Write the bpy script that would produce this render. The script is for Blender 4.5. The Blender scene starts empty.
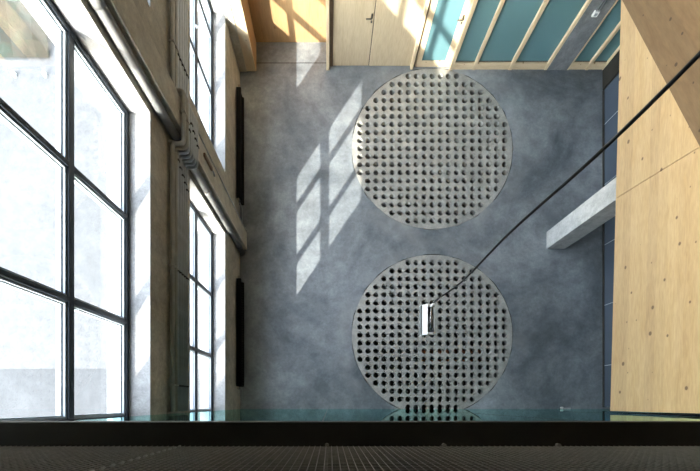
import bpy, bmesh, math, random
from mathutils import Vector, Matrix
from mathutils.geometry import delaunay_2d_cdt

random.seed(7)
S = bpy.context.scene
C = S.collection

# ------------------------------------------------------------------ camera
# metres; origin = floor point straight under the lens. X right, Y up in the picture, Z towards the lens.
H = 8.25                      # lens height over the hall floor
F = 330.0                     # focal length in pixels of the 700 px wide frame (17 mm shift lens)
PX, PY = 330.0, 403.0         # nadir = vanishing point of all verticals
cam_d = bpy.data.cameras.new('camera')
cam_d.sensor_width = 36.0
cam_d.lens = F / 700 * 36.0
cam_d.shift_x = (350 - PX) / 700
cam_d.shift_y = (PY - 235.5) / 700
cam_d.clip_start = 0.02
cam_d.clip_end = 300
cam = bpy.data.objects.new('camera', cam_d)
C.objects.link(cam)
cam.location = (0, 0, H)
S.camera = cam

# ------------------------------------------------------------------ light
SUN = Vector((1.21, 1.80, -1.0)).normalized()      # direction the sunlight travels
w = bpy.data.worlds.new('sky')
S.world = w
w.use_nodes = True
nt = w.node_tree
bg = nt.nodes['Background']
sky = nt.nodes.new('ShaderNodeTexSky')
sky.sky_type = 'NISHITA'
sky.sun_disc = False
sky.sun_elevation = math.asin(-SUN.z)
sky.sun_rotation = math.atan2(-SUN.x, -SUN.y)
sky.air_density = 1.0
sky.dust_density = 0.4
hsv = nt.nodes.new('ShaderNodeHueSaturation')      # thin bright haze: paler than a deep blue sky
hsv.inputs['Saturation'].default_value = 0.42
nt.links.new(sky.outputs[0], hsv.inputs['Color'])
nt.links.new(hsv.outputs[0], bg.inputs[0])
bg.inputs[1].default_value = 1.7
sun_d = bpy.data.lights.new('sun', 'SUN')
sun_d.energy = 7.0
sun_d.color = (1.0, 0.95, 0.87)
sun_d.angle = math.radians(0.55)
sun = bpy.data.objects.new('sun', sun_d)
C.objects.link(sun)
sun.location = (-20, -25, 20)
sun.rotation_euler = SUN.to_track_quat('-Z', 'Y').to_euler()

vs = S.view_settings
vs.view_transform = 'Standard'
vs.look = 'None'
vs.gamma = 1.0
vs.use_curve_mapping = False
vs.exposure = 1.12
S.cycles.use_denoising = True
S.cycles.use_adaptive_sampling = False
S.cycles.diffuse_bounces = 7
S.cycles.max_bounces = 12
S.cycles.glossy_bounces = 4

STAIR_TILT = math.radians(19.0)        # pitch of the stair side panel

# ------------------------------------------------------------------ materials
M = {}


def new_mat(name):
    m = bpy.data.materials.new(name)
    m.use_nodes = True
    M[name] = m
    n = m.node_tree.nodes
    return m, n, m.node_tree.links, n['Principled BSDF']


def ramp(n, l, fac, stops):
    r = n.new('ShaderNodeValToRGB')
    e = r.color_ramp.elements
    while len(e) < len(stops):
        e.new(0.5)
    for i, (p, c) in enumerate(stops):
        e[i].position = p
        e[i].color = (c[0], c[1], c[2], 1)
    l.new(fac, r.inputs[0])
    return r.outputs[0]


def coords(n, l, scale=(1, 1, 1), rot=(0, 0, 0), loc=(0, 0, 0)):
    t = n.new('ShaderNodeTexCoord')
    mp = n.new('ShaderNodeMapping')
    mp.inputs['Scale'].default_value = scale
    mp.inputs['Rotation'].default_value = rot
    mp.inputs['Location'].default_value = loc
    l.new(t.outputs['Object'], mp.inputs[0])
    return mp.outputs[0]


def noise(n, l, vec, scale, detail=4, rough=0.55, dist=0.0):
    t = n.new('ShaderNodeTexNoise')
    t.inputs['Scale'].default_value = scale
    t.inputs['Detail'].default_value = detail
    t.inputs['Roughness'].default_value = rough
    t.inputs['Distortion'].default_value = dist
    l.new(vec, t.inputs['Vector'])
    return t.outputs['Fac']


def mixc(n, l, fac, a, b, mode='MIX'):
    m = n.new('ShaderNodeMix')
    m.data_type = 'RGBA'
    m.blend_type = mode
    for sock, v in ((m.inputs[0], fac), (m.inputs[6], a), (m.inputs[7], b)):
        if hasattr(v, 'links'):
            l.new(v, sock)
        elif isinstance(v, (int, float)):
            sock.default_value = v
        else:
            sock.default_value = (v[0], v[1], v[2], 1)
    return m.outputs[2]


def bump(n, l, b, h, strength=0.2, dist=0.02):
    bp = n.new('ShaderNodeBump')
    bp.inputs['Strength'].default_value = strength
    bp.inputs['Distance'].default_value = dist
    l.new(h, bp.inputs['Height'])
    l.new(bp.outputs[0], b.inputs['Normal'])


def plain(name, col, rough=0.5, metal=0.0, vary=0.12, scale=6.0, spec=0.5, bmp=0.0):
    m, n, l, b = new_mat(name)
    v = coords(n, l)
    f = noise(n, l, v, scale, 5, 0.6)
    lo = [c * (1 - vary) for c in col]
    hi = [min(1, c * (1 + vary)) for c in col]
    l.new(ramp(n, l, f, [(0.3, lo), (0.7, hi)]), b.inputs['Base Color'])
    b.inputs['Roughness'].default_value = rough
    b.inputs['Metallic'].default_value = metal
    b.inputs['Specular IOR Level'].default_value = spec
    if bmp:
        bump(n, l, b, noise(n, l, v, scale * 4, 6, 0.7), bmp, 0.02)
    return m


def concrete(name, dark, light, stain, rough=0.6, s1=0.7, s2=5.0, bmp=0.15, stain_amt=0.35, spec=0.5):
    m, n, l, b = new_mat(name)
    v = coords(n, l)
    big = noise(n, l, v, s1, 6, 0.62, 0.6)
    col = ramp(n, l, big, [(0.33, dark), (0.52, [(a + c) / 2 for a, c in zip(dark, light)]), (0.70, light)])
    med = noise(n, l, v, s2, 8, 0.68, 0.3)
    col = mixc(n, l, 0.7, col, ramp(n, l, med, [(0.3, (0.33, 0.33, 0.33)), (0.7, (0.66, 0.66, 0.66))]), 'OVERLAY')
    fin = noise(n, l, v, s2 * 4.5, 6, 0.75, 0.4)
    col = mixc(n, l, 0.5, col, ramp(n, l, fin, [(0.35, (0.36, 0.36, 0.36)), (0.65, (0.6, 0.6, 0.6))]), 'OVERLAY')
    st = noise(n, l, coords(n, l, loc=(3.1, 8.2, 1.7)), s1 * 2.3, 5, 0.6)
    r = n.new('ShaderNodeMapRange')
    r.inputs[1].default_value = 0.55
    r.inputs[2].default_value = 0.75
    r.inputs[4].default_value = stain_amt
    l.new(st, r.inputs[0])
    col = mixc(n, l, r.outputs[0], col, stain)
    l.new(col, b.inputs['Base Color'])
    rr = n.new('ShaderNodeMapRange')
    rr.inputs[3].default_value = rough - 0.1
    rr.inputs[4].default_value = rough + 0.12
    l.new(med, rr.inputs[0])
    l.new(rr.outputs[0], b.inputs['Roughness'])
    b.inputs['Specular IOR Level'].default_value = spec
    if bmp:
        bump(n, l, b, noise(n, l, v, 22, 6, 0.7), bmp, 0.015)
    return m


def wood(name, light, dark, knot, grain='Y', rough=0.5, knots=0.5, lam=0.16, kscale=2.3, rot=(0, 0, 0), fine=1.0):
    """boards run along `grain`; lam = lamella width; knots = how many cells carry a knot"""
    m, n, l, b = new_mat(name)
    st = {'X': (0.12, 1, 1), 'Y': (1, 0.12, 1), 'Z': (1, 1, 0.12)}[grain]
    base = coords(n, l, rot=rot)
    mp = n.new('ShaderNodeMapping')
    mp.inputs['Scale'].default_value = st
    l.new(base, mp.inputs[0])
    vec = mp.outputs[0]
    g1 = noise(n, l, vec, 9 * fine, 6, 0.6, 0.8)
    g2 = noise(n, l, vec, 60 * fine, 3, 0.5, 0.2)
    col = ramp(n, l, g1, [(0.3, light), (0.55, [0.55 * a + 0.45 * c for a, c in zip(light, dark)]), (0.75, dark)])
    col = mixc(n, l, 0.35, col, ramp(n, l, g2, [(0.35, (0.38, 0.38, 0.38)), (0.65, (0.6, 0.6, 0.6))]), 'OVERLAY')
    if lam:
        sep = n.new('ShaderNodeSeparateXYZ')
        l.new(base, sep.inputs[0])
        across = sep.outputs['Z'] if grain in 'XY' else sep.outputs['X']
        dv = n.new('ShaderNodeMath')
        dv.operation = 'DIVIDE'
        dv.inputs[1].default_value = lam
        l.new(across, dv.inputs[0])
        fl = n.new('ShaderNodeMath')
        fl.operation = 'FLOOR'
        l.new(dv.outputs[0], fl.inputs[0])
        wn = n.new('ShaderNodeTexWhiteNoise')
        wn.noise_dimensions = '1D'
        l.new(fl.outputs[0], wn.inputs['W'])
        col = mixc(n, l, 0.4, col, ramp(n, l, wn.outputs['Value'], [(0, (0.40, 0.40, 0.40)), (1, (0.62, 0.60, 0.57))]), 'OVERLAY')
    if knots:
        ks = {'X': (0.7, 1, 1), 'Y': (1, 0.7, 1), 'Z': (1, 1, 0.7)}[grain]
        mk = n.new('ShaderNodeMapping')
        mk.inputs['Scale'].default_value = ks
        l.new(base, mk.inputs[0])
        vo = n.new('ShaderNodeTexVoronoi')
        vo.inputs['Scale'].default_value = kscale
        vo.voronoi_dimensions = '2D'
        s3 = n.new('ShaderNodeSeparateXYZ')
        l.new(mk.outputs[0], s3.inputs[0])
        c3 = n.new('ShaderNodeCombineXYZ')
        l.new(s3.outputs['Y' if grain == 'Y' else 'X'], c3.inputs[0])
        l.new(s3.outputs['Z'], c3.inputs[1])
        l.new(c3.outputs[0], vo.inputs['Vector'])
        # knot radius is drawn from the cell's random colour; many cells get none
        sc = n.new('ShaderNodeSeparateColor')
        l.new(vo.outputs['Color'], sc.inputs[0])
        rad = n.new('ShaderNodeMapRange')
        rad.inputs[1].default_value = 1 - knots
        rad.inputs[2].default_value = 1.0
        rad.inputs[3].default_value = 0.0
        rad.inputs[4].default_value = 0.085
        l.new(sc.outputs[0], rad.inputs[0])
        sub = n.new('ShaderNodeMath')
        sub.operation = 'SUBTRACT'
        l.new(rad.outputs[0], sub.inputs[0])
        l.new(vo.outputs['Distance'], sub.inputs[1])
        k = n.new('ShaderNodeMapRange')
        k.inputs[1].default_value = -0.012
        k.inputs[2].default_value = 0.02
        k.inputs[4].default_value = 0.9
        l.new(sub.outputs[0], k.inputs[0])
        col = mixc(n, l, k.outputs[0], col, knot)
    l.new(col, b.inputs['Base Color'])
    b.inputs['Roughness'].default_value = rough
    bump(n, l, b, g2, 0.05, 0.005)
    return m


def pane_mat(name, tint, ior=1.45, gloss=(1, 1, 1), wav=0.02):
    m, n, l, b = new_mat(name)
    n.remove(b)
    out = n['Material Output']
    t = n.new('ShaderNodeBsdfTransparent')
    t.inputs[0].default_value = (*tint, 1)
    g = n.new('ShaderNodeBsdfGlossy')
    g.inputs['Color'].default_value = (*gloss, 1)
    g.inputs['Roughness'].default_value = 0.01
    fr = n.new('ShaderNodeFresnel')
    # thin sheet: the ray is not bent, so the back face reflects like the front one
    ge_ = n.new('ShaderNodeNewGeometry')
    mr_ = n.new('ShaderNodeMapRange')
    mr_.inputs[3].default_value = ior
    mr_.inputs[4].default_value = 1 / ior
    l.new(ge_.outputs['Backfacing'], mr_.inputs[0])
    l.new(mr_.outputs[0], fr.inputs[0])
    v = coords(n, l)
    bp = n.new('ShaderNodeBump')
    bp.inputs['Strength'].default_value = wav
    bp.inputs['Distance'].default_value = 0.02
    l.new(noise(n, l, v, 1.3, 2), bp.inputs['Height'])
    l.new(bp.outputs[0], g.inputs['Normal'])
    mx = n.new('ShaderNodeMixShader')
    l.new(fr.outputs[0], mx.inputs[0])
    l.new(t.outputs[0], mx.inputs[1])
    l.new(g.outputs[0], mx.inputs[2])
    l.new(mx.outputs[0], out.inputs[0])
    return m


concrete('floor_concrete', (0.122, 0.142, 0.160), (0.42, 0.455, 0.48), (0.100, 0.112, 0.125), 0.40, 0.42, 3.4, 0.04, 0.6)
concrete('disc_concrete', (0.37, 0.365, 0.335), (0.51, 0.50, 0.455), (0.23, 0.23, 0.20), 0.6, 1.1, 7.0, 0.1, 0.3)
concrete('wall_concrete', (0.36, 0.33, 0.26), (0.56, 0.52, 0.43), (0.25, 0.225, 0.17), 0.75, 1.2, 6.0, 0.5, 0.5)
concrete('pier_concrete', (0.48, 0.44, 0.35), (0.62, 0.58, 0.49), (0.38, 0.34, 0.27), 0.7, 1.3, 7.0, 0.3, 0.3)
concrete('column_concrete', (0.38, 0.38, 0.375), (0.53, 0.53, 0.52), (0.29, 0.288, 0.28), 0.6, 1.6, 6.0, 0.15, 0.5)
concrete('grey_concrete', (0.17, 0.18, 0.19), (0.27, 0.28, 0.29), (0.14, 0.14, 0.14), 0.65, 1.4, 6.0, 0.1, 0.3)
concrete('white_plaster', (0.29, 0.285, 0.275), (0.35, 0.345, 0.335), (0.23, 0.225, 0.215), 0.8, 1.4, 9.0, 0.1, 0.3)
concrete('ceiling_plaster', (0.62, 0.62, 0.60), (0.72, 0.72, 0.70), (0.6, 0.6, 0.58), 0.9, 1.4, 9.0, 0.0, 0.2)
concrete('pale_paving', (0.073, 0.072, 0.070), (0.088, 0.087, 0.085), (0.058, 0.056, 0.053), 0.8, 0.6, 4.0, 0.1, 0.5)
concrete('asphalt', (0.046, 0.0465, 0.047), (0.058, 0.059, 0.060), (0.078, 0.079, 0.079), 0.85, 0.5, 5.0, 0.3, 0.5)
plain('steel_frame', (0.045, 0.055, 0.068), 0.38, 0.3, 0.1)
plain('bead_grey', (0.35, 0.39, 0.42), 0.4, 0.4, 0.08)
plain('black_steel', (0.032, 0.030, 0.025), 0.55, 0.0, 0.25, 3.0, 0.3)
plain('radiator_black', (0.003, 0.003, 0.003), 0.55, 0.0, 0.2, spec=0.12)
plain('conduit_grey', (0.48, 0.51, 0.52), 0.4, 0.5, 0.15)
plain('conduit_beige', (0.40, 0.38, 0.32), 0.55, 0.0, 0.15, 9)
plain('clip_black', (0.02, 0.02, 0.02), 0.5)
plain('zinc_pipe', (0.25, 0.245, 0.235), 0.42, 0.1, 0.15, 4.0, bmp=0.1)
plain('chrome', (0.75, 0.75, 0.73), 0.25, 0.9, 0.05)
plain('handle_bronze', (0.13, 0.115, 0.09), 0.35, 0.7, 0.1)
plain('lamp_white', (0.85, 0.86, 0.86), 0.4, 0, 0.03)
plain('lamp_grey', (0.22, 0.24, 0.25), 0.4, 0.4, 0.1)
plain('cable_black', (0.010, 0.010, 0.010), 0.5, 0, 0.1)
plain('wire_steel', (0.24, 0.23, 0.20), 0.5, 0.3, 0.2, 30)
plain('lacing_steel', (0.42, 0.41, 0.37), 0.4, 0.5, 0.1)
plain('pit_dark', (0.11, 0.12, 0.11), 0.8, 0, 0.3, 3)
plain('rust', (0.36, 0.12, 0.05), 0.8, 0, 0.5, 8, bmp=0.3)
plain('dark_room', (0.05, 0.052, 0.055), 0.8)
plain('tag_brown', (0.22, 0.13, 0.07), 0.6)
plain('jamb_brown', (0.20, 0.13, 0.075), 0.6, 0, 0.15, 12)
wood('clt_wood', (0.61, 0.42, 0.222), (0.51, 0.315, 0.145), (0.16, 0.09, 0.045), 'Y', 0.5, 0.6, 0.13, 4.0)
wood('shaded_stair_wood', (0.20, 0.125, 0.062), (0.145, 0.082, 0.037), (0.045, 0.024, 0.012), 'Y', 0.5, 0.9, 0.17, 4.6, rot=(STAIR_TILT, 0, 0))  # the panel's shade is put into the colour: darker than the timber wall
wood('door_ply', (0.58, 0.47, 0.315), (0.50, 0.39, 0.245), (0.3, 0.2, 0.1), 'Z', 0.45, 0, 0, 3, fine=0.8)
wood('niche_ply', (0.50, 0.32, 0.155), (0.42, 0.25, 0.11), (0.35, 0.18, 0.07), 'Z', 0.45, 0.3, 0, 3.5, fine=0.6)
wood('frame_pine', (0.74, 0.60, 0.40), (0.64, 0.49, 0.295), (0.3, 0.17, 0.08), 'Z', 0.45, 0.3, 0, 5)
wood('rail_pine', (0.74, 0.60, 0.40), (0.64, 0.49, 0.295), (0.3, 0.17, 0.08), 'X', 0.45, 0.3, 0, 5)
pane_mat('window_glass', (0.97, 0.985, 0.98))
pane_mat('partition_glass', (0.50, 0.66, 0.66), 1.5, (0.68, 1.0, 0.95), 0.05)
m, n, l, b = new_mat('teal_glass')
tv = coords(n, l)
l.new(ramp(n, l, noise(n, l, tv, 0.5, 2), [(0.3, (0.12, 0.235, 0.25)), (0.7, (0.15, 0.285, 0.315))]), b.inputs['Base Color'])
b.inputs['Roughness'].default_value = 0.06
b.inputs['Specular IOR Level'].default_value = 0.7
m, n, l, b = new_mat('dark_glass')
tv = coords(n, l)
l.new(ramp(n, l, noise(n, l, tv, 0.6, 2), [(0.3, (0.06, 0.078, 0.105)), (0.7, (0.08, 0.10, 0.13))]), b.inputs['Base Color'])
b.inputs['Roughness'].default_value = 0.05
b.inputs['Specular IOR Level'].default_value = 0.8
m, n, l, b = new_mat('bank_earth')
tv = coords(n, l)
l.new(ramp(n, l, noise(n, l, tv, 1.6, 8, 0.7, 0.5), [(0.38, (0.010, 0.013, 0.005)), (0.5, (0.026, 0.019, 0.010)), (0.6, (0.012, 0.017, 0.006)), (0.72, (0.05, 0.045, 0.036))]), b.inputs['Base Color'])
b.inputs['Roughness'].default_value = 0.95

# pale glow of reflected light painted into the floor colour around both discs
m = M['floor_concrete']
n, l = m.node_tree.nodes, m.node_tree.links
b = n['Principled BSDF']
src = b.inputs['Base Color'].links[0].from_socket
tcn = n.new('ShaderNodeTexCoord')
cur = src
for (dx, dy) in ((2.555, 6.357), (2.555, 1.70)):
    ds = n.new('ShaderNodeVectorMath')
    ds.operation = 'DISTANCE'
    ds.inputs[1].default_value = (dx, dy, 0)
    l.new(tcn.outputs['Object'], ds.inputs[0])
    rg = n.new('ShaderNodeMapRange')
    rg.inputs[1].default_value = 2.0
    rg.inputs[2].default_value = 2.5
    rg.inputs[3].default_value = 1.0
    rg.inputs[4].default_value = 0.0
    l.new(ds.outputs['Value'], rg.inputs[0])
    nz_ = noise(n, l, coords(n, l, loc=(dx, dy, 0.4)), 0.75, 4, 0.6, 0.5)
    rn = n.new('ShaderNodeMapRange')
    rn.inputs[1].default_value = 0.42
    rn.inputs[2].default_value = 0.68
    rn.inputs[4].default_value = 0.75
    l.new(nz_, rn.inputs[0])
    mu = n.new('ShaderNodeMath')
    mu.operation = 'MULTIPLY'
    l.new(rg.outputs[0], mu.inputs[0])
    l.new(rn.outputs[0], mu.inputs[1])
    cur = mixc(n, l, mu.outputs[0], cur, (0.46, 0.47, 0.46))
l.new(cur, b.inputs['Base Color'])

# ------------------------------------------------------------------ mesh helpers


class MB:
    """collects boxes, tubes and polygons in world metres; build() links them as one mesh object"""

    def __init__(s):
        s.v, s.f, s.mi, s.smooth = [], [], [], []

    def poly(s, pts, mi=0, smooth=False):
        k = len(s.v)
        s.v += [tuple(p) for p in pts]
        s.f.append(list(range(k, k + len(pts))))
        s.mi.append(mi)
        s.smooth.append(smooth)

    def box(s, x0, x1, y0, y1, z0, z1, b=0.0, mi=0):
        bm = bmesh.new()
        bmesh.ops.create_cube(bm, size=1)
        for v in bm.verts:
            v.co = ((x0 + x1) / 2 + v.co.x * (x1 - x0), (y0 + y1) / 2 + v.co.y * (y1 - y0), (z0 + z1) / 2 + v.co.z * (z1 - z0))
        if b:
            bmesh.ops.bevel(bm, geom=bm.edges[:], offset=b, segments=2, affect='EDGES', profile=0.5)
        s.add_bm(bm, mi)
        return s

    def add_bm(s, bm, mi=0, smooth=False):
        k = len(s.v)
        bm.verts.index_update()
        s.v += [tuple(v.co) for v in bm.verts]
        for f in bm.faces:
            s.f.append([k + v.index for v in f.verts])
            s.mi.append(mi)
            s.smooth.append(smooth)
        bm.free()

    def prism(s, pts, off, mi=0):
        """extrude a flat polygon by vector off"""
        k = len(s.v)
        nn = len(pts)
        off = Vector(off)
        s.v += [tuple(p) for p in pts] + [tuple(Vector(p) + off) for p in pts]
        fs = [list(range(k, k + nn))[::-1], list(range(k + nn, k + 2 * nn))]
        for i in range(nn):
            j = (i + 1) % nn
            fs.append([k + i, k + j, k + nn + j, k + nn + i])
        s.f += fs
        s.mi += [mi] * len(fs)
        s.smooth += [False] * len(fs)
        return s

    def tube(s, path, r, seg=10, mi=0, cap=True):
        path = [Vector(p) for p in path]
        rs = r if isinstance(r, (list, tuple)) else [r] * len(path)
        k0 = len(s.v)
        up = None
        for i, p in enumerate(path):
            a = path[max(i - 1, 0)]
            c = path[min(i + 1, len(path) - 1)]
            t = (c - a).normalized()
            if up is None:
                up = Vector((0, 0, 1)) if abs(t.z) < 0.9 else Vector((1, 0, 0))
            u = (up - t * up.dot(t)).normalized()
            up = u
            w_ = t.cross(u)
            for q in range(seg):
                an = 2 * math.pi * q / seg
                s.v.append(tuple(p + (u * math.cos(an) + w_ * math.sin(an)) * rs[i]))
        for i in range(len(path) - 1):
            for q in range(seg):
                q2 = (q + 1) % seg
                s.f.append([k0 + i * seg + q, k0 + i * seg + q2, k0 + (i + 1) * seg + q2, k0 + (i + 1) * seg + q])
                s.mi.append(mi)
                s.smooth.append(True)
        if cap:
            e = k0 + (len(path) - 1) * seg
            s.f += [[k0 + q for q in range(seg)][::-1], [e + q for q in range(seg)]]
            s.mi += [mi, mi]
            s.smooth += [False, False]
        return s

    def build(s, name, mats, parent=None):
        me = bpy.data.meshes.new(name)
        o_ = Vector((0, 0, 0))
        p = parent
        while p is not None:
            o_ += p.location
            p = p.parent
        me.from_pydata([tuple(Vector(v) - o_) for v in s.v], [], s.f)
        for mm in (mats if isinstance(mats, (list, tuple)) else [mats]):
            me.materials.append(M[mm])
        me.polygons.foreach_set('material_index', s.mi)
        me.polygons.foreach_set('use_smooth', s.smooth)
        bm = bmesh.new()
        bm.from_mesh(me)
        bmesh.ops.recalc_face_normals(bm, faces=bm.faces[:])
        bm.to_mesh(me)
        bm.free()
        me.update()
        o = bpy.data.objects.new(name, me)
        C.objects.link(o)
        if parent is not None:
            o.parent = parent
        return o


def tag(o, label=None, cat=None, group=None, kind=None):
    if label:
        o['label'] = label
    if cat:
        o['category'] = cat
    if group:
        o['group'] = group
    if kind:
        o['kind'] = kind
    return o


def root(name, loc, label=None, cat=None, group=None, kind=None):
    o = bpy.data.objects.new(name, None)
    o.empty_display_size = 0.1
    C.objects.link(o)
    o.location = loc
    return tag(o, label, cat, group, kind)


def abox(name, mat, dims, parent=None, b=0.0):
    return MB().box(*dims, b=b).build(name, mat, parent)


def copy_tree(o, parent=None):
    c = o.copy()
    C.objects.link(c)
    c.parent = parent
    for ch in list(o.children):
        copy_tree(ch, c)
    return c


def grid_wall(name, ys, zs, holes, x0, x1, mats):
    """wall slab between x0 and x1 with rectangular openings; opening reveals use material 1"""
    ys, zs = sorted(set(ys)), sorted(set(zs))

    def solid(i, j):
        if i < 0 or j < 0 or i >= len(ys) - 1 or j >= len(zs) - 1:
            return None
        cy, cz = (ys[i] + ys[i + 1]) / 2, (zs[j] + zs[j + 1]) / 2
        return not any(a < cy < b_ and c < cz < d for a, b_, c, d in holes)
    mb = MB()
    for i in range(len(ys) - 1):
        for j in range(len(zs) - 1):
            if not solid(i, j):
                continue
            a, b_, c, d = ys[i], ys[i + 1], zs[j], zs[j + 1]
            mb.poly([(x1, a, c), (x1, b_, c), (x1, b_, d), (x1, a, d)])
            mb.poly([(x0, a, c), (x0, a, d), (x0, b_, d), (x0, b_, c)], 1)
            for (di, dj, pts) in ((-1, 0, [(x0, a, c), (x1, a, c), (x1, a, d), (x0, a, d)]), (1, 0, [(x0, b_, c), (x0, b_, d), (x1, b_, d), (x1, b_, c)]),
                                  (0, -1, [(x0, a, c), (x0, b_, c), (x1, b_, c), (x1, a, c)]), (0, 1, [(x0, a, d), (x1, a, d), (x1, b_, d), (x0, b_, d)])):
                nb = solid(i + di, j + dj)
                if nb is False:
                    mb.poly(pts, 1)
                elif nb is None:
                    mb.poly(pts)
    me = mb.build(name, mats)
    bm = bmesh.new()
    bm.from_mesh(me.data)
    bmesh.ops.remove_doubles(bm, verts=bm.verts[:], dist=1e-4)
    bmesh.ops.recalc_face_normals(bm, faces=bm.faces[:])
    bm.to_mesh(me.data)
    bm.free()
    return me


# ------------------------------------------------------------------ main sizes
XW = -2.25           # inner face of the window wall
XO = -2.79           # its outer face
XG = -2.55           # plane of the glazing
YB = 8.42            # plane of the doors
YF = 8.33            # front of the posts before them
XR = 6.83            # dark glass wall under the gallery
YP = -0.15           # tall glass partition below the camera
ZC = 10.0            # ceiling
DISCS = [((432.2 - PX) / 40, (PY - 148.7) / 40), ((432.2 - PX) / 40, (PY - 335.0) / 40)]
RD = 2.005

# ------------------------------------------------------------------ floor with two round pits


def ring(cx, cy, r, nseg):
    return [(cx + r * math.cos(2 * math.pi * k / nseg), cy + r * math.sin(2 * math.pi * k / nseg)) for k in range(nseg)]


mb = MB()
FX0, FX1, FY0, FY1 = XO, 9.6, -5.0, 9.3
vs_, es_ = [Vector(p) for p in ((FX0, FY0), (FX1, FY0), (FX1, FY1), (FX0, FY1))], [(0, 1), (1, 2), (2, 3), (3, 0)]
for cx, cy in DISCS:
    k = len(vs_)
    pts = ring(cx, cy, RD + 0.02, 96)
    vs_ += [Vector(p) for p in pts]
    es_ += [(k + i, k + (i + 1) % 96) for i in range(96)]
ov, oe, of, *_ = delaunay_2d_cdt(vs_, es_, [], 0, 1e-6)
for f in of:
    c = sum((ov[i] for i in f), Vector((0, 0))) / len(f)
    if not any((c - Vector(d)).length < RD + 0.0 for d in DISCS):
        mb.poly([(ov[i].x, ov[i].y, 0) for i in f])
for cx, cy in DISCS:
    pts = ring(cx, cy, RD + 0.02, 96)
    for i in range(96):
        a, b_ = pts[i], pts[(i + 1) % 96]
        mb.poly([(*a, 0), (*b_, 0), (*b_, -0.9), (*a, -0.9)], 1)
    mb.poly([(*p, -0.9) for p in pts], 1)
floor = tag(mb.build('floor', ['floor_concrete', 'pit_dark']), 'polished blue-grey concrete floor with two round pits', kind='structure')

# ------------------------------------------------------------------ window wall with four steel windows
WIN = [(-0.21, 3.63, 1.17, 2.95, [1.0, 2.3], [2.02]),
       (4.95, 8.36, 1.17, 2.95, [6.57, 7.80], [2.02]),
       (-0.21, 3.63, 4.12, 6.90, [1.0, 2.3], [5.04, 5.97]),
       (4.95, 8.36, 4.12, 6.90, [6.57, 7.80], [5.04, 5.97])]
ys, zs, holes = [-5.0, 11.0], [0.0, ZC], []
for a, b_, c, d, _m, _t in WIN:
    ys += [a, b_]
    zs += [c, d]
    holes.append((a, b_, c, d))
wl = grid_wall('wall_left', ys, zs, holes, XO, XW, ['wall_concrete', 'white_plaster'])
tag(wl, 'rough beige concrete window wall with white plastered reveals', kind='structure')

for k, (a, b_, c, d, mul, tra) in enumerate(WIN):
    names = ['lower steel window between downpipe and glass partition', 'lower steel window beside the timber niche',
             'upper steel window above the conduits, by the gallery', 'upper steel window beyond the concrete pier']
    r = root('window_%d' % (k + 1), (XG, a, c), names[k], kind='structure')
    x0, x1 = XG - 0.05, XG + 0.04
    t = 0.055
    # outer frame members
    for nm, dims in (('sill_rail', (x0, x1, a, b_, c, c + t)), ('head_rail', (x0, x1, a, b_, d - t, d)),
                     ('jamb', (x0, x1, a, a + t, c + t, d - t)), ('jamb', (x0, x1, b_ - t, b_, c + t, d - t))):
        abox(nm, 'steel_frame', dims, r, 0.006)
    yy = [a + t] + mul + [b_ - t]
    zz = [c + t] + tra + [d - t]
    hb = 0.026
    for z in tra:
        abox('transom', 'steel_frame', (x0, x1, a + t, b_ - t, z - 0.034, z + 0.034), r, 0.006)
    for y in mul:
        for j in range(len(zz) - 1):
            z0 = zz[j] + (0 if j == 0 else 0.034)
            z1 = zz[j + 1] - (0 if j == len(zz) - 2 else 0.034)
            abox('mullion', 'steel_frame', (x0, x1, y - hb, y + hb, z0, z1), r, 0.006)
    for i in range(len(yy) - 1):
        for j in range(len(zz) - 1):
            ya = yy[i] + (0 if i == 0 else hb)
            yb = yy[i + 1] - (0 if i == len(yy) - 2 else hb)
            za = zz[j] + (0 if j == 0 else 0.034)
            zb = zz[j + 1] - (0 if j == len(zz) - 2 else 0.034)
            p = abox('glass_pane', 'window_glass', (XG - 0.012, XG - 0.006, ya, yb, za, zb), r)
            g = 0.022
            bead = MB()
            for bx in ((ya, yb, za, za + g), (ya, yb, zb - g, zb), (ya, ya + g, za + g, zb - g), (yb - g, yb, za + g, zb - g)):
                bead.box(XG - 0.006, XG + 0.018, *bx)
            g2 = 0.034
            for bx in ((ya, yb, za, za + g2), (ya, yb, zb - g2, zb), (ya, ya + g2, za + g2, zb - g2), (yb - g2, yb, za + g2, zb - g2)):
                bead.box(XG - 0.062, XG - 0.012, *bx)
            bead.build('glazing_bead', 'bead_grey', p)
    if k == 1:                      # casement latch on the sash by the niche
        hnd = MB().box(XG + 0.04, XG + 0.065, 7.02, 7.06, 2.06, 2.10, 0.004)
        hnd.tube([(XG + 0.06, 7.04, 2.08), (XG + 0.10, 7.04, 2.08), (XG + 0.11, 7.03, 2.02), (XG + 0.11, 6.99, 1.95)], 0.009, 8)
        hnd.build('latch', 'bead_grey', r)

# ------------------------------------------------------------------ other walls, ceiling, gallery
mb = MB()
mb.box(XW, FX1, 9.02 + 0.08, 9.3, 0, ZC)
tag(MB().box(XW, 6.9, YB + 0.14, 9.09, 2.64, ZC).build('trim_2', 'grey_concrete'), 'grey concrete upper wall over the doors', kind='structure')
tag(mb.build('wall_back', 'grey_concrete'), 'plain back wall above and behind the timber doors', kind='structure')
tag(abox('ceiling', 'ceiling_plaster', (XO, FX1, -5.0, 11.0, ZC, ZC + 0.2)), 'pale ceiling high above the hall', kind='structure')
tag(abox('wall_front', 'dark_room', (XO, FX1, -5.2, -5.0, 0, ZC)), 'dark wall behind the gallery', kind='structure')
tag(abox('wall_outer', 'dark_room', (FX1, FX1 + 0.2, -5.0, 9.3, 0, ZC)), 'dark outer wall beyond the glass rooms', kind='structure')

# right: timber panels of the upper storey, standing over the open passage
ZA = 3.30


def xa(y):
    return 4.205 + (y + 0.1) * 0.0262


def seam(z):
    return 3.07 - 0.09 * (z - ZA)


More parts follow.
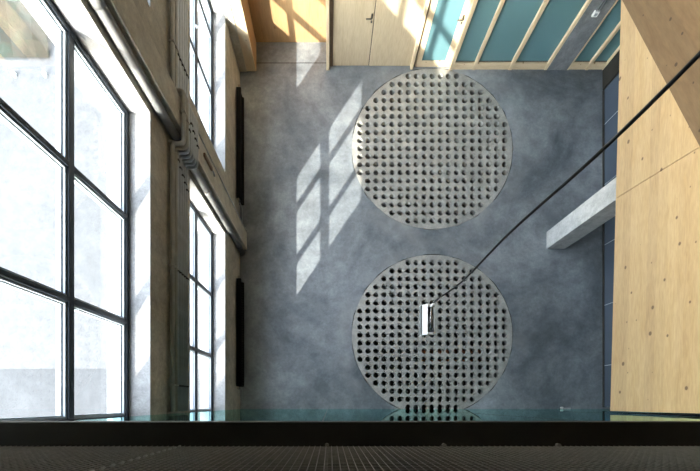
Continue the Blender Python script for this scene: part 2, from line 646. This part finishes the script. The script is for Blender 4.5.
wr = root('wall_right', (xa(-0.15), -0.15, ZA), 'pale knotty timber wall panels above the passage', kind='structure')
TH = 0.14
for (f0, f1, nm) in ((lambda z: -0.12, lambda z: seam(z) - 0.004, 0), (lambda z: seam(z) + 0.004, lambda z: 8.5, 1)):
    pts = [(xa(f0(ZA)), f0(ZA), ZA), (xa(f1(ZA)), f1(ZA), ZA), (xa(f1(ZC)), f1(ZC), ZC - 0.002), (xa(f0(ZC)), f0(ZC), ZC - 0.002)]
    MB().prism(pts, (TH, 0, 0)).build('panel', 'clt_wood', wr)
tag(abox('trim_1', 'clt_wood', (4.6, FX1, -0.1, YF + 0.2, ZA + 0.02, ZA + 0.3)), 'timber floor slab over the passage', kind='structure')

# sloping stair side panel in front of the timber wall, rising towards the gallery
XB = 4.02


def at(px, py, X):
    d = F * X / (px - PX)
    return Vector((X, (PY - py) * d / F, H - d))


p0, p1 = at(622, 0, XB), at(700, 147, XB)
dirn = (p1 - p0).normalized()
lo = p0 - dirn * 2.3
hi = p1 + dirn * 2.4
up = Vector((0, 0, 1.35))
sp = root('stair_balustrade', (XB, lo.y, lo.z), 'sloping timber stair balustrade, shade painted into its brown, fixed against the pale timber wall', 'balustrade')


def slab_on_wall(a, b_, h0, h1, x0):
    q = [a + Vector((0, 0, h0)), b_ + Vector((0, 0, h0)), b_ + Vector((0, 0, h1)), a + Vector((0, 0, h1))]
    f_ = [Vector((x0, p.y, p.z)) for p in q]
    k_ = [Vector((xa(p.y) - 0.002, p.y, p.z)) for p in q]
    m_ = MB()
    m_.v = f_ + k_
    m_.f = [[3, 2, 1, 0], [4, 5, 6, 7], [0, 1, 5, 4], [1, 2, 6, 5], [2, 3, 7, 6], [3, 0, 4, 7]]
    m_.mi = [0] * 6
    m_.smooth = [False] * 6
    return m_


slab_on_wall(lo, hi, 0, 1.35, XB).build('side_panel', 'shaded_stair_wood', sp)
slab_on_wall(lo, hi, 1.352, 1.39, XB - 0.02).build('cap_rail', 'shaded_stair_wood', sp)

# dark glass wall under the gallery
gw = root('glass_wall', (XR, YP, 0), 'dark blue glass wall beyond the concrete column', 'glass wall')
abox('floor_channel', 'black_steel', (XR - 0.02, XR + 0.06, -0.1, 7.80, 0, 0.04), gw)
joints = [-0.1, 0.93, 2.43, 3.93, 5.43, 6.93, 7.80]
for i in range(len(joints) - 1):
    abox('glass_panel', 'dark_glass', (XR, XR + 0.02, joints[i] + 0.006, joints[i + 1] - 0.006, 0.04, ZA), gw)
for y in joints[1:-1]:
    abox('joint_strip', 'bead_grey', (XR - 0.002, XR + 0.022, y - 0.006, y + 0.006, 0.04, ZA), gw)
dp = abox('door_3', 'black_steel', (XR - 0.02, XR + 0.04, 7.82, YF - 0.02, 0.0, 2.4), None, 0.004)
tag(dp, 'narrow dark door leaf at the end of the glass wall', kind='structure')

# square concrete column
col = MB().box(5.41, 5.875, 3.85, 4.275, 0, ZA + 0.02, 0.008).build('concrete_column', 'column_concrete')
tag(col, 'square pale concrete column standing free on the floor under the timber wall', 'column')

# ------------------------------------------------------------------ perforated discs
def perforated_disc(cx, cy, label):
    rt = root('perforated_disc', (cx, cy, -0.12), label, 'floor grate', 'round perforated concrete discs in the floor')
    pitch, rh, nh, zt, zb = 0.2008, 0.0685, 16, 0.004, -0.12
    hol = [(cx + i * pitch, cy + j * pitch) for i in range(-9, 10) for j in range(-9, 10) if i * i + j * j <= 90]
    v, e = [], []
    outer = ring(cx, cy, RD, 96)
    v += [Vector(p) for p in outer]
    e += [(i, (i + 1) % 96) for i in range(96)]
    for hx, hy in hol:
        k = len(v)
        v += [Vector(p) for p in ring(hx, hy, rh, nh)]
        e += [(k + i, k + (i + 1) % nh) for i in range(nh)]
    ov, oe, of, *_ = delaunay_2d_cdt(v, e, [], 0, 1e-6)
    mb = MB()
    for f in of:
        c = sum((ov[i] for i in f), Vector((0, 0))) / len(f)
        gx, gy = round((c.x - cx) / pitch), round((c.y - cy) / pitch)
        if gx * gx + gy * gy <= 90 and (c - Vector((cx + gx * pitch, cy + gy * pitch))).length < rh * 0.98:
            continue
        mb.poly([(ov[i].x, ov[i].y, zt) for i in f])
    for k, (hx, hy) in enumerate(hol):
        pts = ring(hx, hy, rh, nh)
        for i in range(nh):
            a, b_ = pts[i], pts[(i + 1) % nh]
            mb.poly([(*a, zt), (*a, zb), (*b_, zb), (*b_, zt)], 0, True)
    for i in range(96):
        a, b_ = outer[i], outer[(i + 1) % 96]
        mb.poly([(*a, zt), (*b_, zt), (*b_, zb), (*a, zb)])
    # no normal recalculation needed for open sheet: keep it simple
    mb.build('slab', 'disc_concrete', rt)
    return rt


perforated_disc(*DISCS[0], 'round pale concrete disc pierced with holes, before the timber doors')
perforated_disc(*DISCS[1], 'round pale concrete disc pierced with holes, under the hanging lamp by the partition')
for yy_, nm in ((1.33, 'rusty pipe glimpsed through the holes below the disc by the partition'), (1.05, 'second rusty pipe deep under the disc by the partition')):
    rr_ = MB().tube([(DISCS[1][0] - 0.3, yy_, -0.24), (DISCS[1][0] + 1.3, yy_, -0.24)], 0.07, 10).build('rusty_pipe', 'rust')
    tag(rr_, nm, 'pipe', 'rusty pipes under the perforated disc')

# ------------------------------------------------------------------ piers, downpipes, conduits, radiators on the window wall
for nt_, y0, y1, lab in (('trim_3', 3.83, 4.25, 'beige concrete pier between the windows with conduits bent around it'),
                    ('trim_4', 8.27, 8.69, 'concrete pier in the corner beside the timber niche')):
    p = MB().box(XW, -2.075, y0, y1, 0, ZC - 0.01, 0.008).build(nt_, 'pier_concrete')
    tag(p, lab, kind='structure')

r = root('downpipe', (-2.180, 3.752, 0), 'round grey metal downpipe in the angle of the concrete pier', 'pipe')
MB().tube([(-2.180, 3.752, 0.0), (-2.180, 3.752, ZC - 0.02)], 0.061, 18).build('pipe', 'zinc_pipe', r)
for z in (0.35, 2.4, 5.2, 7.6):
    MB().tube([(-2.180, 3.752, z - 0.05), (-2.180, 3.752, z + 0.05)], 0.067, 18).build('collar', 'zinc_pipe', r)

pts_z = [(3.20, 0.022, 'conduit_grey'), (3.275, 0.022, 'conduit_grey'), (3.35, 0.022, 'conduit_grey'), (3.425, 0.022, 'conduit_grey'), (3.50, 0.022, 'conduit_grey'),
         (3.585, 0.030, 'conduit_beige'), (3.67, 0.030, 'conduit_beige')]
ordw = ['lowest', 'second lowest', 'third lowest', 'fourth lowest', 'topmost', 'lower', 'upper']
for k, (z, rad, mt) in enumerate(pts_z):
    xi = XW + rad + 0.033
    xo = -2.075 + rad + 0.016
    path = [(xi, -0.12, z)]
    for (cx_, cy_, dx0, dy0, dx1, dy1) in ((xi, 3.60, 0, -1, 1, 0), (xo, 3.60, -1, 0, 0, 1), (xo, 4.33, 0, -1, -1, 0), (xi, 4.33, 1, 0, 0, 1)):
        rb = 0.055
        for q in range(5):
            u = q / 4
            a0 = Vector((cx_ + dx0 * rb, cy_ + dy0 * rb, z))
            a1 = Vector((cx_, cy_, z))
            a2 = Vector((cx_ + dx1 * rb, cy_ + dy1 * rb, z))
            path.append(tuple(a0 * (1 - u) ** 2 + a1 * 2 * u * (1 - u) + a2 * u * u))
    path.append((xi, 9.0, z))
    colr = 'slim dark grey' if k < 5 else 'thicker beige'
    r = root('conduit', (xi, 3.6, z), '%s %s conduit along the window wall, bent around the pier' % (ordw[k], colr), 'conduit', 'conduits along the window wall')
    MB().tube(path, rad, 10).build('tube', mt, r)
    for yc, xx in ((0.25, xi), (1.9, xi), (3.25 + 0.06 * k, xi), (3.92 + 0.05 * (k % 4), xo), (5.0, xi), (6.6, xi), (8.1, xi)):
        MB().box(xx - rad - 0.012, xx + rad + 0.006, yc - 0.012, yc + 0.012, z - rad - 0.006, z + rad + 0.006, 0.003).build('clip', 'clip_black' if k < 5 else 'conduit_beige', r)

bx = root('junction_box', (-2.075, 4.07, 2.45), 'small brown box with a short lead on the pier face', 'electrical box')
MB().box(-2.075, -2.04, 4.04, 4.10, 2.5, 2.85, 0.006).build('case', 'tag_brown', bx)
MB().tube([(-2.055, 4.07, 2.5), (-2.052, 4.07, 2.42), (-2.06, 4.05, 2.36)], 0.014, 8).build('lead', 'bead_grey', bx)
wc = MB().tube([(-2.06, 4.23, 3.15), (-2.06, 4.23, 0.28), (-2.06, 4.26, 0.16), (-2.08, 4.32, 0.14)], 0.011, 8).build('thin_cable', 'conduit_grey')
tag(wc, 'thin grey lead running down the edge of the concrete pier', 'cable')


def radiator(y0, y1, label):
    r = root('radiator', (-2.19, y0, 0.0), label, 'radiator', 'black radiators along the window wall')
    nf = int((y1 - y0) / 0.06)
    fins = MB()
    for i in range(nf):
        y = y0 + 0.03 + i * 0.06
        for x in (-2.205, -2.145):
            fins.tube([(x, y, 0.10), (x, y, 0.40)], 0.021, 6)
    tag(fins.build('fins', 'radiator_black', r), kind='stuff')
    for z in (0.12, 0.38):
        MB().box(-2.232, -2.118, y0, y1, z - 0.025, z + 0.025, 0.012).build('header', 'radiator_black', r)
    for y in (y0 + 0.4, y1 - 0.4):
        MB().box(-2.20, -2.15, y - 0.02, y + 0.02, 0.0, 0.12, 0.003).build('foot', 'radiator_black', r)
    v = MB().tube([(-2.175, y0, 0.38), (-2.175, y0 - 0.06, 0.38)], 0.026, 10)
    v.tube([(-2.175, y0 - 0.05, 0.34), (-2.175, y0 - 0.05, 0.44)], 0.03, 10)
    v = v.build('valve', 'chrome', r)
    MB().tube([(-2.175, y0 - 0.05, 0.36), (-2.175, y0 - 0.05, 0.10), (-2.175, y0 - 0.08, 0.06), (-2.175, y0 - 0.45, 0.06)], 0.014, 8).build('supply_pipe', 'bead_grey', v)
    MB().tube([(-2.175, y1, 0.38), (-2.175, y1 + 0.06, 0.38)], 0.014, 8).build('vent_plug', 'chrome', r)


radiator(0.40, 2.97, 'long low black radiator under the window by the glass partition')
radiator(4.88, 7.52, 'long low black radiator between the concrete pier and the timber niche')

# ------------------------------------------------------------------ timber fit-out along the back
ZT = 2.62
nw = root('timber_niche', (-1.9, YF, 0), 'open timber-lined niche beside the window wall', 'niche')
abox('end_post', 'frame_pine', (-2.075, -1.84, 8.29, 8.33, 0, ZT), nw, 0.004)
abox('side_panel', 'niche_ply', (-2.075, -1.84, 8.33, 9.02, 0, ZT), nw, 0.004)
abox('back_panel', 'niche_ply', (-2.075, -0.02, 9.02, 9.08, 0, ZT), nw)
abox('partition_post', 'frame_pine', (-0.09, -0.015, 8.31, 9.02, 0, ZT), nw, 0.004)
abox('threshold_strip', 'clip_black', (-1.84, -0.09, 8.493, 8.507, 0.0, 0.003), nw)


def lever(parent, x, y, z):
    hb = MB().box(x - 0.02, x + 0.02, y - 0.012, y, z - 0.03, z + 0.05, 0.006)
    hb.box(x - 0.02, x + 0.02, y - 0.010, y, z - 0.13, z - 0.08, 0.006)
    hb.tube([(x, y - 0.01, z), (x, y - 0.06, z), (x - 0.02, y - 0.068, z), (x - 0.13, y - 0.068, z)], 0.012, 10)
    return hb.build('handle', 'handle_bronze', parent)


d1 = root('door_1', (0.075, YB, 0), 'pale plywood door leaf with bronze lever handle', kind='structure')
abox('jamb', 'jamb_brown', (-0.015, 0.07, YB - 0.005, YB + 0.10, 0, ZT), d1)
abox('leaf', 'door_ply', (0.075, 0.957, YB, YB + 0.05, 0.012, 2.2), d1, 0.004)
abox('overpanel', 'door_ply', (0.075, 0.957, YB, YB + 0.05, 2.206, ZT), d1, 0.004)
abox('rebate', 'clip_black', (0.957, 0.973, YB + 0.02, YB + 0.06, 0, ZT), d1)
lever(d1, 0.915, YB, 1.07)
pw = abox('plywood_panel', 'door_ply', (0.973, 2.0, YB, YB + 0.05, 0.005, ZT), None, 0.004)
tag(pw, 'fixed pale plywood wall panel between the plywood door and the glass door', 'wall panel')

d2 = root('door_2', (2.12, YB, 0), 'pine framed teal glass door with bronze lever handle', kind='structure')
abox('jamb', 'frame_pine', (2.0, 2.07, YF - 0.0, YB + 0.08, 0, ZT), d2, 0.004)
abox('rebate', 'jamb_brown', (2.07, 2.115, YB, YB + 0.08, 0, ZT), d2)
abox('jamb', 'frame_pine', (2.97, 3.06, YF - 0.015, YB + 0.08, 0, ZT), d2, 0.004)
YD = YB - 0.03
for nm, mt, x0, x1, z0, z1 in (('stile', 'frame_pine', 2.12, 2.25, 0.01, 2.25), ('stile', 'frame_pine', 2.83, 2.965, 0.01, 2.25),
                               ('bottom_rail', 'rail_pine', 2.25, 2.83, 0.01, 0.15), ('top_rail', 'rail_pine', 2.25, 2.83, 2.13, 2.25),
                               ('overpanel', 'rail_pine', 2.12, 2.965, 2.27, ZT)):
    abox(nm, mt, (x0, x1, YD, YD + 0.05, z0, z1), d2, 0.004)
abox('glass_pane', 'teal_glass', (2.25, 2.83, YD + 0.02, YD + 0.03, 0.15, 2.13), d2)
lever(d2, 2.90, YD, 1.07)


def glazed(xs, wd, label):
    r = root('glazed_screen', (xs[0], YF, 0), label, 'glazed screen', 'pine framed teal glass screens')
    y1 = YF + 0.10
    for i in range(len(xs) - 1):
        a = xs[i] + wd[i]
        b2 = xs[i + 1]
        abox('bottom_rail', 'rail_pine', (a, b2, YF + 0.005, y1, 0, 0.15), r, 0.004)
        abox('top_rail', 'rail_pine', (a, b2, YF + 0.005, y1, ZT - 0.12, ZT), r, 0.004)
        p = abox('glass_pane', 'teal_glass', (a, b2, YF + 0.055, YF + 0.067, 0.15, ZT - 0.12), r)
        abox('gasket', 'clip_black', (a, b2, YF + 0.045, YF + 0.055, 0.15, 0.162), p)
    for x, w_ in zip(xs, wd):
        if w_ > 0.01:
            abox('mullion', 'frame_pine', (x, x + w_, YF - 0.01, y1, 0, ZT), r, 0.004)


glazed([3.06, 3.55, 4.45, 5.345], [0.0, 0.075, 0.085, 0.07], 'three-pane teal glass screen between the glass door and the grey pier')
glazed([5.925, 6.37, 6.79], [0.035, 0.075, 0.075], 'two-pane teal glass screen between the grey pier and the dark glass wall')
gp = MB().box(5.42, 5.92, YF - 0.01, 9.02, 0, ZT + 0.3, 0.006).build('grey_pier', 'grey_concrete')
tag(gp, 'grey concrete pier between the two teal glass screens', 'pier')

so = root('wall_socket', (5.66, YF - 0.01, 1.2), 'small grey surface switch with two conduits on the grey pier', 'switch')
MB().box(5.60, 5.72, YF - 0.06, YF - 0.01, 1.17, 1.27, 0.01).build('box', 'lamp_white', so)
for x in (5.635, 5.685):
    MB().tube([(x, YF - 0.035, 1.27), (x, YF - 0.035, ZT)], 0.012, 8).build('conduit_tube', 'bead_grey', so)
MB().box(5.63, 5.69, YF - 0.066, YF - 0.06, 1.195, 1.245, 0.002).build('rocker', 'bead_grey', so)

# ------------------------------------------------------------------ tall glass partition and gallery under the camera
gpart = root('glass_partition', (XW, YP, 0), 'tall greenish glass partition below the gallery edge', 'glass partition')
xs = [XW + 0.01, -0.06, 2.1, 4.15, 6.8, FX1 - 0.01]
for i in range(len(xs) - 1):
    abox('glass_panel', 'partition_glass', (xs[i] + 0.004, xs[i + 1] - 0.004, YP - 0.012, YP, 0.0, 6.54 if i < 3 else ZA), gpart)
for x in xs[1:-1]:
    abox('joint_strip', 'clip_black', (x - 0.004, x + 0.004, YP - 0.012, YP + 0.001, 0.0, 6.54 if x < 4 else ZA), gpart)
hd = MB().tube([(5.78, YP + 0.02, 0.02), (6.0, YP + 0.02, 0.02)], 0.007, 8)
hd.tube([(5.78, YP + 0.03, 0.0), (5.78, YP + 0.03, 0.04)], 0.03, 10)
hd.build('floor_bolt', 'lamp_white', gpart)

ge = root('gallery_edge', (XW, -0.092, 6.55), 'black steel gallery edge beam above the glass partition', 'edge beam')
abox('steel_channel', 'black_steel', (XW + 0.005, 4.19, -0.30, -0.092, 6.55, 6.65), ge, 0.004)
ff = tag(abox('floor_gallery', 'dark_room', (XW + 0.005, FX1, -5.0, -0.30, 6.35, 6.645)), 'dark gallery floor behind the mesh railing', kind='structure')
tag(abox('floor_upper', 'dark_room', (XW + 0.005, FX1, -5.0, YP - 0.03, ZA - 0.1, ZA + 0.2)), 'dark middle floor behind the glass partition', kind='structure')

YM = -0.208
mr = root('mesh_railing', (0, YM, 6.65), 'woven steel mesh railing on the black gallery edge', 'railing')
mesh = MB()
x0, x1, z0, z1 = XW + 0.03, 4.15, 6.655, 7.72
nx = int((x1 - x0) / 0.0262)
for i in range(nx + 1):
    x = x0 + i * 0.0262
    mesh.tube([(x, YM, z0), (x, YM, z1)], 0.0018, 4, cap=False)
nz = int((z1 - z0) / 0.0262)
for j in range(nz + 1):
    z = z0 + j * 0.0262
    mesh.tube([(x0, YM - 0.004, z), (x1, YM - 0.004, z)], 0.0018, 4, cap=False)
tag(mesh.build('wire_mesh', 'wire_steel', mr), kind='stuff')
lac = MB()
for q in range(22):
    z = 6.68 + q * 0.048
    lac.tube([(-0.712, YM + 0.004, z), (-0.708, YM + 0.005, z + 0.026)], 0.004, 6)
tag(lac.build('lacing', 'lacing_steel', mr), kind='stuff')
for x in (-2.1, -0.015, 0.55, 1.1, 2.2, 3.3):
    abox('post', 'black_steel', (x - 0.006, x + 0.006, YM - 0.06, YM - 0.015, 6.65, 7.75), mr)
    MB().tube([(x, YM + 0.004, 6.65), (x, YM + 0.004, 6.668)], 0.010, 8).build('fixing', 'wire_steel', mr)
abox('top_rail', 'black_steel', (x0, x1, YM - 0.065, YM + 0.005, 7.72, 7.76), mr, 0.004)

# ------------------------------------------------------------------ pendant lamp on its long cable
LX, LY, LZ = 0.885, 0.755, 5.28
pl = root('pendant_lamp', (LX, LY, LZ), 'small white box lamp hanging on a long black cable', 'lamp')
MB().box(LX - 0.062, LX + 0.060, LY - 0.135, LY + 0.135, LZ - 0.075, LZ - 0.03, 0.006).build('housing', 'lamp_grey', pl)
MB().prism([(LX - 0.060, LY - 0.137, LZ - 0.040), (LX - 0.006, LY - 0.137, LZ + 0.0), (LX - 0.006, LY - 0.137, LZ - 0.03), (LX - 0.060, LY - 0.137, LZ - 0.075)], (0, 0.274, 0)).build('reflector', 'lamp_white', pl)
for y in (LY - 0.137, LY + 0.115):
    MB().box(LX - 0.004, LX + 0.060, y, y + 0.022, LZ - 0.03, LZ - 0.004, 0.003).build('end_cap', 'lamp_white', pl)
MB().box(LX + 0.050, LX + 0.060, LY - 0.115, LY + 0.115, LZ - 0.03, LZ - 0.008, 0.002).build('side_rail', 'lamp_white', pl)
MB().tube([(LX + 0.028, LY - 0.11, LZ - 0.016), (LX + 0.028, LY + 0.11, LZ - 0.016)], 0.012, 10).build('tube', 'chrome', pl)
gx, gy = LX + 0.035, LY + 0.125
MB().tube([(gx, gy, LZ - 0.01), (gx, gy, LZ + 0.05)], [0.014, 0.008], 10).build('cable_gland', 'lamp_white', pl)
cab = []
for q in range(81):
    u = q / 80
    z = LZ + 0.04 + u * (ZC - LZ - 0.06)
    cab.append((gx + 0.010 * math.sin(u * 19) * (1 - u) - 0.022 * u, gy - 0.03 * math.sin(min(1, u * 1.9) * math.pi) + 0.013 * math.sin(u * 24 + 1) * (1 - u), z))
MB().tube(cab, 0.0062, 8).build('cable', 'cable_black', pl)
MB().tube([(cab[-1][0], cab[-1][1], ZC - 0.06), (cab[-1][0], cab[-1][1], ZC - 0.001)], 0.05, 16).build('ceiling_rose', 'lamp_white', pl)

# ------------------------------------------------------------------ outside
tag(abox('ground', 'pale_paving', (-60, XO, 0.86, 60, -0.3, -0.02)), 'pale sunlit paving outside the windows', kind='structure')
tag(abox('ground_road', 'asphalt', (-60, XO, -60, 0.86, -0.3, -0.03)), 'grey asphalt outside the windows', kind='structure')
bk = MB()
nxx, nyy = 60, 40
gv = {}
for i in range(nxx + 1):
    for j in range(nyy + 1):
        x, y = -7.0 - i * 0.3, 8.62 + j * 0.3
        h = 0.02 + min(j, 8) * 0.05 + 0.10 * random.random() * min(1, j) * min(1, i)
        gv[i, j] = (x, y, h)
for i in range(nxx):
    for j in range(nyy):
        bk.poly([gv[i, j], gv[i + 1, j], gv[i + 1, j + 1], gv[i, j + 1]], 0, True)
tag(bk.build('planted_bank', 'bank_earth'), 'mossy brown and green planted bank outside beyond the pale paving', 'bank', kind='stuff')
for x, nm_ in ((-7.88, 'below'), (-7.12, 'at the corner of')):
    bo = root('ground_stud', (x, 8.2, -0.02), 'small grey stud on the pale paving, %s the planted bank' % nm_, 'stud', 'studs on the paving')
    MB().tube([(x, 8.2, -0.02), (x, 8.2, 0.06)], [0.06, 0.05], 10).build('base', 'conduit_grey', bo)
    MB().tube([(x, 8.2, 0.06), (x, 8.2, 0.09)], [0.035, 0.02], 10).build('cap', 'conduit_grey', bo)
